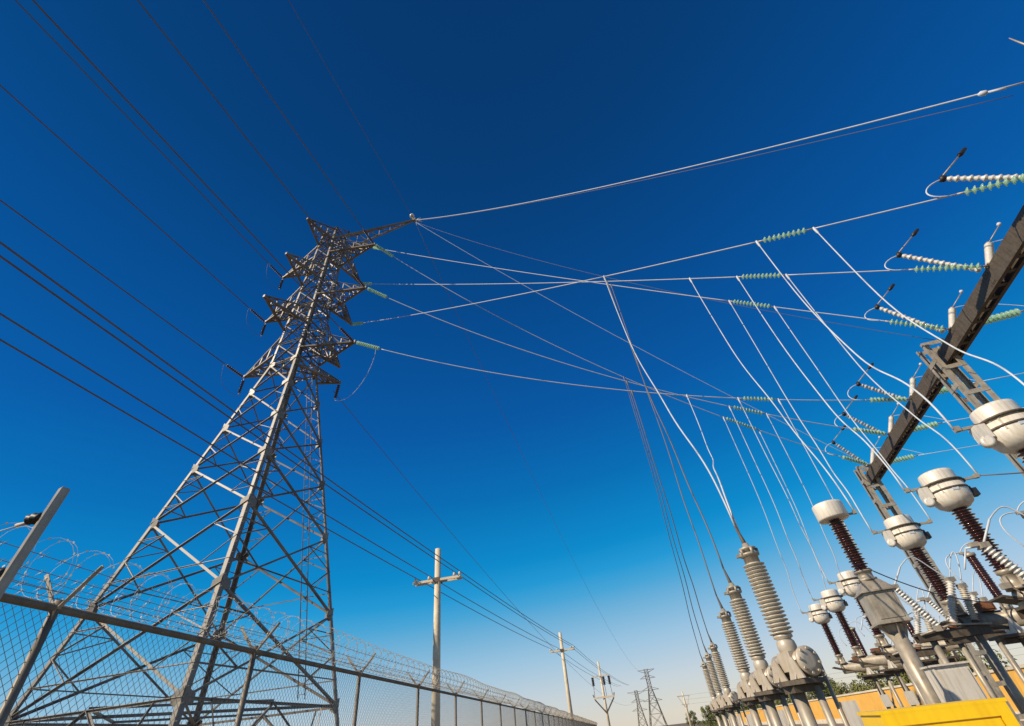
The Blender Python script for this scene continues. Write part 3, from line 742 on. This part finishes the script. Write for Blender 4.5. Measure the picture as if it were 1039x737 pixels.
# ------------------------------------------------------------------ disconnect switches
def make_switch(label):
    o = thing('disconnect_switch', label, 'switch', (0, 0, 0), -AZ, 'disconnect switches')
    Z = 2.62
    m = MB(); m.box((0, 0, Z), (1.5, .30, .05)); m.box((0, -.14, Z - .09), (1.5, .03, .13)); m.box((0, .14, Z - .09), (1.5, .03, .13)); m.build('channel', M['beam'], o)
    for x in (-.45, .5):
        m = MB(); m.tube([(x, 0, 0), (x, 0, Z - .16)], .075, 12); m.box((x, 0, .02), (.3, .3, .04)); m.build('post', M['steel'], o)
    tops = []
    for x, tx, mt in ((-.16, -.46, 'white'), (.16, .55, 'white'), (.62, .25, 'grey')):
        ax = Vector((tx, 0, 1)).normalized(); p = Vector((x, .02, Z + .13))
        m = MB(); m.lathe([(.11, 0), (.11, .04), (.07, .05), (.07, .13)], p - ax * .12, ax, 12); m.build('bearing', M['rust'], o)
        L = 1.0 if mt == 'white' else .72
        m = MB(); m.lathe(shed_profile(L, .095, 15, .6, .92), p, ax, 16); m.build('insulator', M[mt], o); tops.append(p + ax * (L + .04))
    for k, e in enumerate(tops):
        m = MB(); m.box(e, (.17, .14, .10), .2)
        if k == 0: m.box(e + Vector((-.14, 0, .04)), (.16, .10, .08))
        m.build('clamp', M['steel'], o)
    m = MB(); e = tops[0]; m.tube([e, e + Vector((.36, -.06, .42))], .02, 8); m.tube([e, e + Vector((-.30, 0, .0))], .02, 8); m.tube([e + Vector((-.30, 0, .0)), e + Vector((-.52, .02, -.34))], .016, 8); m.build('blade', M['lead'], o)
    m = MB(); m.tube(bez(tops[1], tops[1] + Vector((-.5, 0, .6)), e + Vector((.9, 0, .8)), e + Vector((.36, -.06, .42))), .014, 6)
    m.tube(bez(tops[2], tops[2] + Vector((.5, 0, .9)), tops[1] + Vector((.5, 0, .9)), tops[1]), .014, 6); m.build('loop_lead', M['lead'], o)
    m = MB(); m.tube([(-.7, -.2, Z - .02), (0, -.22, Z + .10), (.8, -.2, Z + .02)], .022, 8)
    m.box((-.3, -.24, Z + .06), (.14, .10, .12)); m.build('operating_rod', M['steel'], o)
    return o
p = atd(960, 634, 16.4)
sw = make_switch('disconnect switch with V-set white insulators right of the grey transformer box')
sw.location = (p.x, p.y, p.z - 2.62 - .13)
for (q, D, lab) in (((926, 656), 20.5, 'disconnect switch half hidden behind the grey transformer box, farther back'),
                    ((950, 672), 24.5, 'farthest disconnect switch, low between the grey cabinet and the front switch'), ((985, 640), 21.0, 'disconnect switch behind the front one, partly covered by the second bushing'),
                    ((1078, 602), 13.2, 'disconnect switch nearest the right edge, beside the second large bushing')):
    p = atd(*q, D); o = copy_tree(sw); o.location = (p.x, p.y, p.z - 2.75); o['label'] = lab

# ------------------------------------------------------------------ cabinets
y0_, y1_ = Vector((3.33, 6.16, 0)), Vector((4.38, 5.85, 0))
ux = (y1_ - y0_).normalized(); wy = (y1_ - y0_).length; ang = math.atan2(ux.y, ux.x)
cb = thing('yellow_cabinet', 'bright yellow metal cabinet at the bottom right with a recessed door panel', 'cabinet', (y0_ + y1_) / 2, ang)
m = MB(); D_ = .95
m.box((0, D_ / 2 + .012, .74), (wy, D_, 1.48)); 
for x in (-wy / 2 + .05, wy / 2 - .05): m.box((x, 0, .74), (.10, .024, 1.48))
m.box((0, 0, 1.43), (wy - .2, .024, .10)); m.box((0, 0, .08), (wy - .2, .024, .16)); m.build('body', M['yellow'], cb)
m = MB(); m.box((0, .006, .77), (wy - .23, .022, 1.19)); dr = m.build('door', M['yellow'], cb)
m = MB(); m.box((wy / 2 - .18, -.02, .85), (.03, .04, .16)); m.build('handle', M['black'], dr)
m = MB()
for z_ in (.35, .85, 1.2): m.tube([(-wy / 2 + .115, -.012, z_ - .05), (-wy / 2 + .115, -.012, z_ + .05)], .011, 8)
m.build('hinge', M['rust'], dr)
m = MB(); m.box((0, D_ / 2 + .012, 1.495), (wy + .04, D_ + .05, .03)); m.build('roof', M['yellow'], cb)
cq = atd(955, 676, 12.6)
cb = thing('control_cabinet', 'pale grey control cabinet standing behind the yellow cabinet', 'cabinet', (cq.x + .15, cq.y, 0), -AZ + .05)
m = MB(); zc = cq.z; m.box((0, .22, zc / 2), (.55, .44, zc)); m.build('body', M['cabinet'], cb)
m = MB(); m.box((0, -.008, zc / 2), (.48, .014, zc - .14)); dd = m.build('door', M['cabinet'], cb); m = MB(); m.box((.19, -.03, zc / 2), (.03, .03, .14)); m.build('handle', M['black'], dd)
m = MB(); m.box((0, .22, zc + .015), (.62, .52, .03)); m.build('roof', M['cabinet'], cb)

# ------------------------------------------------------------------ boundary wall and trees behind
wa, wb = Vector((24.8, 26.0, 0)), Vector((46.0, 155.0, 0)); wl = (wb - wa).length; wt = (wb - wa) / wl; wang = math.atan2(wt.y, wt.x)
bw = thing('boundary_wall', 'long orange plastered wall with cream coping along the back of the yard', 'wall', wa, wang)
m = MB(); m.box((wl / 2, 0, 1.12), (wl, .22, 2.24)); m.build('panels', M['wall'], bw)
m = MB(); m.box((wl / 2, 0, 2.31), (wl + .1, .36, .14)); m.build('coping', M['coping'], bw)
x = .2
while x < wl:
    m = MB(); m.box((x, 0, 1.11), (.42, .34, 2.22)); m.build('pillar', M['coping'], bw); x += 13.0
m = MB(); m.box((wl / 2, -.0, .2), (wl, .32, .4)); m.build('plinth', M['coping'], bw)

def make_tree(name, h, rx, nleaf, lm, seed, label, cat, group):
    rnd = random.Random(seed)
    o = thing(name, label, cat, (0, 0, 0), 0, group)
    m = MB(); m.tube([(0, 0, 0), (.05 * h * .2, .02, h * .25), (0, .05, h * .5)], [h * .035, h * .028, h * .014], 7)
    limbs = []
    for k in range(7):
        a = rnd.random() * 6.28; z = h * (.15 + .3 * rnd.random()); e = Vector((math.cos(a) * rx * .6, math.sin(a) * rx * .6, z + h * (.2 + .25 * rnd.random())))
        m.tube([Vector((0, 0, z)), Vector((0, 0, z)).lerp(e, .5) + Vector((0, 0, .1)), e], [h * .014, h * .01, h * .004], 5); limbs.append(e)
    m.build('trunk', M['bark'], o)
    m = MB(); cl = []
    for k in range(26):
        a = rnd.random() * 6.28; rr = rx * math.sqrt(rnd.random()) * .9; z = h * (.22 + .66 * rnd.random() * (1 - .35 * rr / rx))
        cl.append((Vector((math.cos(a) * rr, math.sin(a) * rr, z)), rx * (.18 + .22 * rnd.random())))
    for k in range(nleaf):
        c, r_ = cl[rnd.randrange(len(cl))]
        d_ = Vector((rnd.gauss(0, 1), rnd.gauss(0, 1), rnd.gauss(0, .8))).normalized()
        p = c + d_ * r_ * (.5 + .6 * rnd.random())
        s = .07 + .09 * rnd.random(); u = Vector((rnd.gauss(0, 1), rnd.gauss(0, 1), rnd.gauss(0, 1))).normalized(); v_ = d_.cross(u).normalized()
        b = len(m.v); m.v += [tuple(p - u * s), tuple(p + v_ * s * .5), tuple(p + u * s), tuple(p - v_ * s * .5)]; m.quad((b, b + 1, b + 2, b + 3))
    m.build('crown', M[lm], o)
    return o
trees = []
protos = [make_tree('shrub_tree', 4.4, 2.3, 3800, 'leafa', 3, '', '', 'trees behind the wall'), make_tree('shrub_tree', 5.0, 2.0, 3600, 'leafb', 8, '', '', 'trees behind the wall'),
          make_tree('shrub_tree', 3.9, 2.7, 3800, 'leafa', 15, '', '', 'trees behind the wall')]
rnd = random.Random(5)
tl = ['dusty olive bush', 'greener upright bush', 'low spreading olive bush']
k = 0; used = [False] * 3
pos = ['behind the right end of the orange wall', 'behind the orange wall', 'beyond the far end of the orange wall']
t_ = 18.0
while t_ < 128:
    pi = rnd.randrange(3); pr_ = protos[pi]
    o = pr_ if not used[pi] else copy_tree(pr_)
    used[pi] = True
    p = wa + wt * t_ + Vector((wt.y, -wt.x, 0)) * (3.2 + 2.2 * rnd.random())
    o.location = p; o.rotation_euler = (0, 0, rnd.random() * 6.28); s = .82 + .4 * rnd.random(); o.scale = (s, s, s * (.9 + .2 * rnd.random()))
    where = pos[0] if t_ < 45 else pos[1] if t_ < 90 else pos[2]
    trees.append((o, pi, where)); t_ += 3.2 + 3.5 * rnd.random()
for az_, D in ((14.6, 118), (15.6, 128), (16.9, 165), (18.0, 146), (19.2, 132), (20.6, 120), (13.2, 190), (16.2, 175)):
    pi = rnd.randrange(3); o = copy_tree(protos[pi]); a = R(az_); o.location = (D * math.sin(a), D * math.cos(a), 0)
    s = .8 + .3 * rnd.random(); o.scale = (s, s, s); o.rotation_euler = (0, 0, rnd.random() * 6.28)
    trees.append((o, pi, 'left of the wall behind the arresters'))
for o, pi, where in trees:
    tag(o, tl[pi] + ' ' + where, 'tree', 'trees behind the wall')

# ------------------------------------------------------------------ chain link fence with razor wire
FX = lambda y: -3.72 + .108 * y
fa, fb = Vector((FX(-1.5), -1.5, 0)), Vector((FX(104), 104, 0)); fl = (fb - fa).length; ft = (fb - fa) / fl
fn = Vector((ft.y, -ft.x, 0)); RZ = 2.6
fence = thing('chain_link_fence', 'long chain link fence topped with razor wire along the left', 'fence', fa, math.atan2(ft.y, ft.x))
# local: x along the fence, y to the left
posts = [-1.5 + 2.33 + 2.5 * k for k in range(0)]
ys = [3.3 - 2.5, 3.3, 5.55, 8.13, 10.75, 13.4] + [13.4 + 2.65 * k for k in range(1, 34)]
for y in ys:
    x = (Vector((FX(y), y, 0)) - fa).dot(ft); m = MB()
    m.tube([(x, 0, 0), (x, 0, RZ + .05)], .028, 10); po_ = m.build('post', M['fence'], fence)
    for sy in (1, -1):
        m = MB(); m.angle((x, sy * .02, RZ), (x, sy * .23, RZ + .25), .03, .006); m.build('barb_arm', M['steel'], po_)
m = MB(); m.tube([(0, 0, RZ), (fl, 0, RZ)], .027, 8); m.build('top_rail', M['fence'], fence)
m = MB(); m.tube([(0, 0, .08), (fl, 0, .08)], .012, 6); m.tube([(0, .0, 1.35), (fl, 0, 1.35)], .004, 5); m.build('tension_wire', M['fence'], fence)
m = MB(); pitch = .060; h0, h1 = .06, RZ - .03
def thin(m, p, q, r):
    p, q = Vector(p), Vector(q); t = (q - p).normalized(); x = t.cross(Vector((0, 1, 0))).normalized() * r; y = Vector((0, r, 0))
    b = len(m.v); m.v += [tuple(p + x), tuple(p + y), tuple(p - x), tuple(p - y), tuple(q + x), tuple(q + y), tuple(q - x), tuple(q - y)]
    for i in range(4): m.quad((b + i, b + (i + 1) % 4, b + 4 + (i + 1) % 4, b + 4 + i))
xx = -2.6
while xx < fl:
    for sgn in (1, -1):
        xs, xe = xx, xx + (h1 - h0) * .9
        if sgn > 0: p, q_ = [xs, h0], [xe, h1]
        else: p, q_ = [xs, h1], [xe, h0]
        if p[0] < 0: f = -p[0] / (q_[0] - p[0]); p = [0, p[1] + (q_[1] - p[1]) * f]
        if q_[0] > fl: f = (fl - p[0]) / (q_[0] - p[0]); q_ = [fl, p[1] + (q_[1] - p[1]) * f]
        if q_[0] > p[0] + .02: thin(m, (p[0], sgn * .004, p[1]), (q_[0], sgn * .004, q_[1]), .0019)
    xx += pitch
m.build('chain_link', M['chain'], fence)
m = MB()
for sy in (1, -1):
    for k in range(3):
        o_ = .07 + .07 * k; n_ = int(fl / 1.3)
        m.tube([(fl * i / n_, sy * o_, RZ + o_ + .012 * math.sin(i * 2.1 + k)) for i in range(n_ + 1)], 0.0024, 4)
        xq = .05 + .04 * k
        while xq < 22:
            m.tube([(xq - .012, sy * o_ - .02, RZ + o_ - .02), (xq + .012, sy * o_ + .02, RZ + o_ + .022)], .002, 3)
            m.tube([(xq + .012, sy * o_ - .02, RZ + o_ + .02), (xq - .012, sy * o_ + .02, RZ + o_ - .02)], .002, 3)
            xq += .13
m.build('barbed_wire', M['chain'], fence)
m = MB(); rnd = random.Random(3); pts = []; cr_ = .18; n_ = int(fl / .15) * 18
for i in range(n_ + 1):
    a = i / 18 * 2 * math.pi; x = fl * i / n_; rr = cr_ * (1 + .05 * math.sin(x * 1.7))
    pts.append(Vector((x + .06 * math.sin(a * .5), rr * math.cos(a), RZ + .24 + rr * math.sin(a) + .02 * math.sin(x * .9))))
m.tube(pts, [.0014 + .0036 * min(1, max(0, (p_.x - 6) / 25)) for p_ in pts], 4, smooth=False)
for i in range(0, min(n_, 18 * 200), 2):            # blades
    p = pts[i]; t = (pts[i + 1] - p).normalized(); u = t.cross(Vector((1, 0, .2))).normalized()
    m.prism([p + t * .013, p + u * .008, p - t * .013, p - u * .008], Vector((.0015, 0, 0)))
m.build('razor_coil', M['razor'], fence)

# the taller corner post with black insulators at the left edge
pt = atd(66, 496, 3.6); pb = atd(-2, 600, 3.6); pk_ = (pb - pt) / (pb.z - pt.z); base = pt - pk_ * pt.z
cp = thing('corner_post', 'pale steel corner post with black wire insulators at the left edge', 'post', (base.x, base.y, 0), 0)
up_ = (pt - base).normalized(); cp.rotation_euler = (Matrix.Rotation(R(0), 3, 'Z') @ Vector((0, 0, 1)).rotation_difference(up_).to_matrix() @ Matrix.Rotation(R(-25), 3, 'Z')).to_euler()
m = MB(); m.box((0, 0, pt.z / 2), (.040, .044, pt.z)); m.box((0, 0, pt.z + .003), (.034, .038, .006)); m.build('post', M['steel'], cp)
for dz in (.17, .47, .80):
    z = pt.z - dz
    m = MB(); m.lathe([(.012, 0), (.03, .01), (.022, .03), (.034, .045), (.022, .065), (.03, .08), (.012, .10)], (-.02, -.01, z), (-1, -.35, -.05), 10)
    m.build('insulator', M['black'], cp)
    q0 = Vector((-.13, -.02, z - .005)); q1 = q0 + Vector((-2.4, -.6, -.05))
    m = MB(); m.tube(para(q0, q1, .05, 10), .0035, 5); m.tube([q0, q0 + Vector((-.10, -.022, 0))], .010, 6); m.build('wire', M['razor'], cp)

# ------------------------------------------------------------------ distribution poles
PH = 9.1
PP = [Vector((-4.60, 22.43, 0)), Vector((1.53, 49.2, 0)), Vector((7.18, 77.2, 0))]
pd = (PP[1] - PP[0]).normalized(); pang = math.atan2(pd.y, pd.x) - R(90) + R(4)
def make_pole(label):
    o = thing('utility_pole', label, 'pole', (0, 0, 0), pang, 'concrete distribution poles')
    m = MB(); m.tube([(0, 0, 0), (0, 0, 4.5), (0, 0, PH)], [.19, .165, .135], 12)
    m.box((0, 0, PH - .25), (.30, .03, .03)); m.build('shaft', M['concrete'], o)
    m = MB()
    for sy in (-.16, .16): m.box((0, sy, 7.66), (2.3, .06, .10))
    m.build('crossarm', M['concrete'], o)
    m = MB(); m.box((0, -.18, 7.67), (.34, .04, .20)); m.box((0, .18, 7.67), (.34, .04, .20)); m.build('bracket', M['beam'], o)
    for x in PX:
        m = MB(); m.tube([(x, 0, 7.62), (x, 0, 7.80)], .02, 6); m.lathe([(.05, 0), (.085, .02), (.06, .06), (.075, .08), (.055, .13), (.03, .16)], (x, 0, 7.76), n=12); m.build('pin_insulator', M['white'], o)
    return o
PX = (-1.08, -.42, .82, 1.08)
pl = make_pole('nearest pale concrete utility pole with a double crossarm, right of the pylon'); pl.location = PP[0]
o = copy_tree(pl); o.location = PP[1]; o['label'] = 'second concrete utility pole, thin with a white crossarm, farther along the fence'
o = thing('utility_pole', 'third utility pole with a V bracket and dark hanging insulators', 'pole', PP[2], pang, 'concrete distribution poles')
m = MB(); m.tube([(0, 0, 0), (0, 0, PH + .2)], [.2, .13], 10); m.build('shaft', M['concrete'], o)
m = MB(); m.box((0, -.16, 7.6), (2.6, .12, .12)); m.box((0, -.16, 5.2), (2.7, .2, .2)); m.build('crossarm', M['concrete'], o)
m = MB()
for s in (-1, 1): m.bar((0, -.16, 3.5), (s * 1.25, -.16, 5.0), .2, .16)
for s in (-1, 1): m.bar((s * 1.25, -.16, 5.0), (s * 1.45, -.16, 5.6), .16, .12)
m.build('brace', M['beam'], o)
for x in (-1.15, .35, 1.1):
    m = MB(); m.lathe(shed_profile(.95, .22, 7, .6, .9), (x, -.16, 6.55), n=10); m.tube([(x, -.16, 6.6), (x * 1.1, -.2, 5.1)], .03, 5); m.build('hanging_insulator', M['darkins'], o)
pm = Matrix.Rotation(pang, 3, 'Z')
P0 = PP[0] - pd * 27.5 + Vector((0, 0, .75)); P4 = PP[2] + pd * 30
lat = ['leftmost', 'second', 'third', 'rightmost']
for k, x in enumerate(PX):
    q = [p + pm @ Vector((x, 0, 7.93)) for p in (P0, PP[0], PP[1], PP[2] + Vector((0, 0, -.2)), P4)]
    pts = []
    for a_, b_ in zip(q, q[1:]): pts += para(a_, b_, .13, 14)[:-1]
    pts.append(q[-1])
    wire(pts, .017, '%s of the four dark wires strung along the utility poles' % lat[k], 'dark_wire', 'power_line')

# far pole and far lattice towers
fp = atd(692, 702, 150)
o = thing('utility_pole', 'far pale pole with thin crossarms right of the distant pylons', 'pole', (fp.x, fp.y, 0), R(8))
m = MB(); m.tube([(0, 0, 0), (0, 0, fp.z * .6), (0, 0, fp.z)], [.30, .26, .16], 10); m.build('shaft', M['concrete'], o)
m = MB(); m.box((0, -.1, fp.z - .9), (3.4, .12, .12)); m.box((0, -.1, fp.z - 2.6), (2.2, .12, .12)); m.bar((0, -.1, fp.z - 3.6), (1.5, -.1, fp.z - .9), .1, .1); m.bar((0, -.1, fp.z - 3.6), (-1.5, -.1, fp.z - .9), .1, .1); m.build('crossarm', M['concrete'], o)
for k in range(3):
    a_ = Vector((fp.x - 1.5 + 1.5 * k, fp.y, fp.z - .8 - .9 * k)); b_ = Vector((fp.x + 60, fp.y - 70 - k, fp.z + .2 - .9 * k))
    wire(para(a_, b_, .8, 24), .016, 'faint low wire running right behind the yard from the far pole, %s' % ('top', 'middle', 'bottom')[k], 'dark_wire', 'power_line')
def far_tower(px, py, D, hb, wtop, label, arms):
    p = atd(px, py, D); h = p.z
    o = thing('transmission_tower', label, 'pylon', (p.x, p.y, 0), R(-15), 'distant pylons')
    def hsz(z): return hb + (wtop - hb) * min(1, z / (h * .66))
    m = MB(); CN = [(1, -1), (1, 1), (-1, 1), (-1, -1)]
    cc = lambda k, z: Vector((CN[k % 4][0] * hsz(z), CN[k % 4][1] * hsz(z), z))
    for k in range(4): m.bar(cc(k, 0), cc(k, h * .66), .26, .26); m.bar(cc(k, h * .66), cc(k, h), .22, .22)
    m.build('legs', M['tower'], o)
    m = MB(); zs = [0]; z = 0
    while z < h - .5: z = min(h, z + max(1.5, hsz(z) * 1.5)); zs.append(z)
    for k in range(4):
        for a_, b_ in zip(zs, zs[1:]):
            m.bar(cc(k, a_), cc(k + 1, b_), .13, .13); m.bar(cc(k + 1, a_), cc(k, b_), .13, .13); m.bar(cc(k, b_), cc(k + 1, b_), .12, .12)
    m.build('lattice', M['tower'], o)
    for f, L in arms:
        m = MB()
        for s in (-1, 1):
            for y in (-1, 1):
                m.bar((s * wtop, y * wtop, h * f), (s * L, 0, h * f), .16, .16); m.bar((s * wtop, y * wtop, h * f + 1.2 if f < .97 else h * f - 1.2), (s * L, 0, h * f), .14, .14)
        m.build('crossarm', M['tower'], o)
    return o
A3 = ((.985, 4.4), (.84, 4.0), (.64, 4.4), (.46, 4.8))
ft1 = far_tower(655, 679, 300, 4.2, .9, 'taller distant lattice pylon on the horizon', A3)
ft2 = far_tower(645, 701, 330, 2.6, .8, 'shorter distant lattice pylon left of the taller one', ((.97, 5.2), (.72, 3.8), (.5, 4.2)))
# two thin wires that carry on from the near pylon toward the distant pylons
e1 = ft1.location + Vector((0, 0, 24.5))
wire(para(et, e1, 12, 60), .020, 'thin dark wire dropping from the longest pylon arm toward the distant pylons', 'dark_wire', 'earth_wire')
e2 = ft2.location + Vector((0, 0, 15))
wire(para(tw(1.6, 2.0, 20.5), e2, 9, 60), .020, 'faint dark wire leaving the pylon\'s waist toward the shorter distant pylon', 'dark_wire', 'earth_wire')
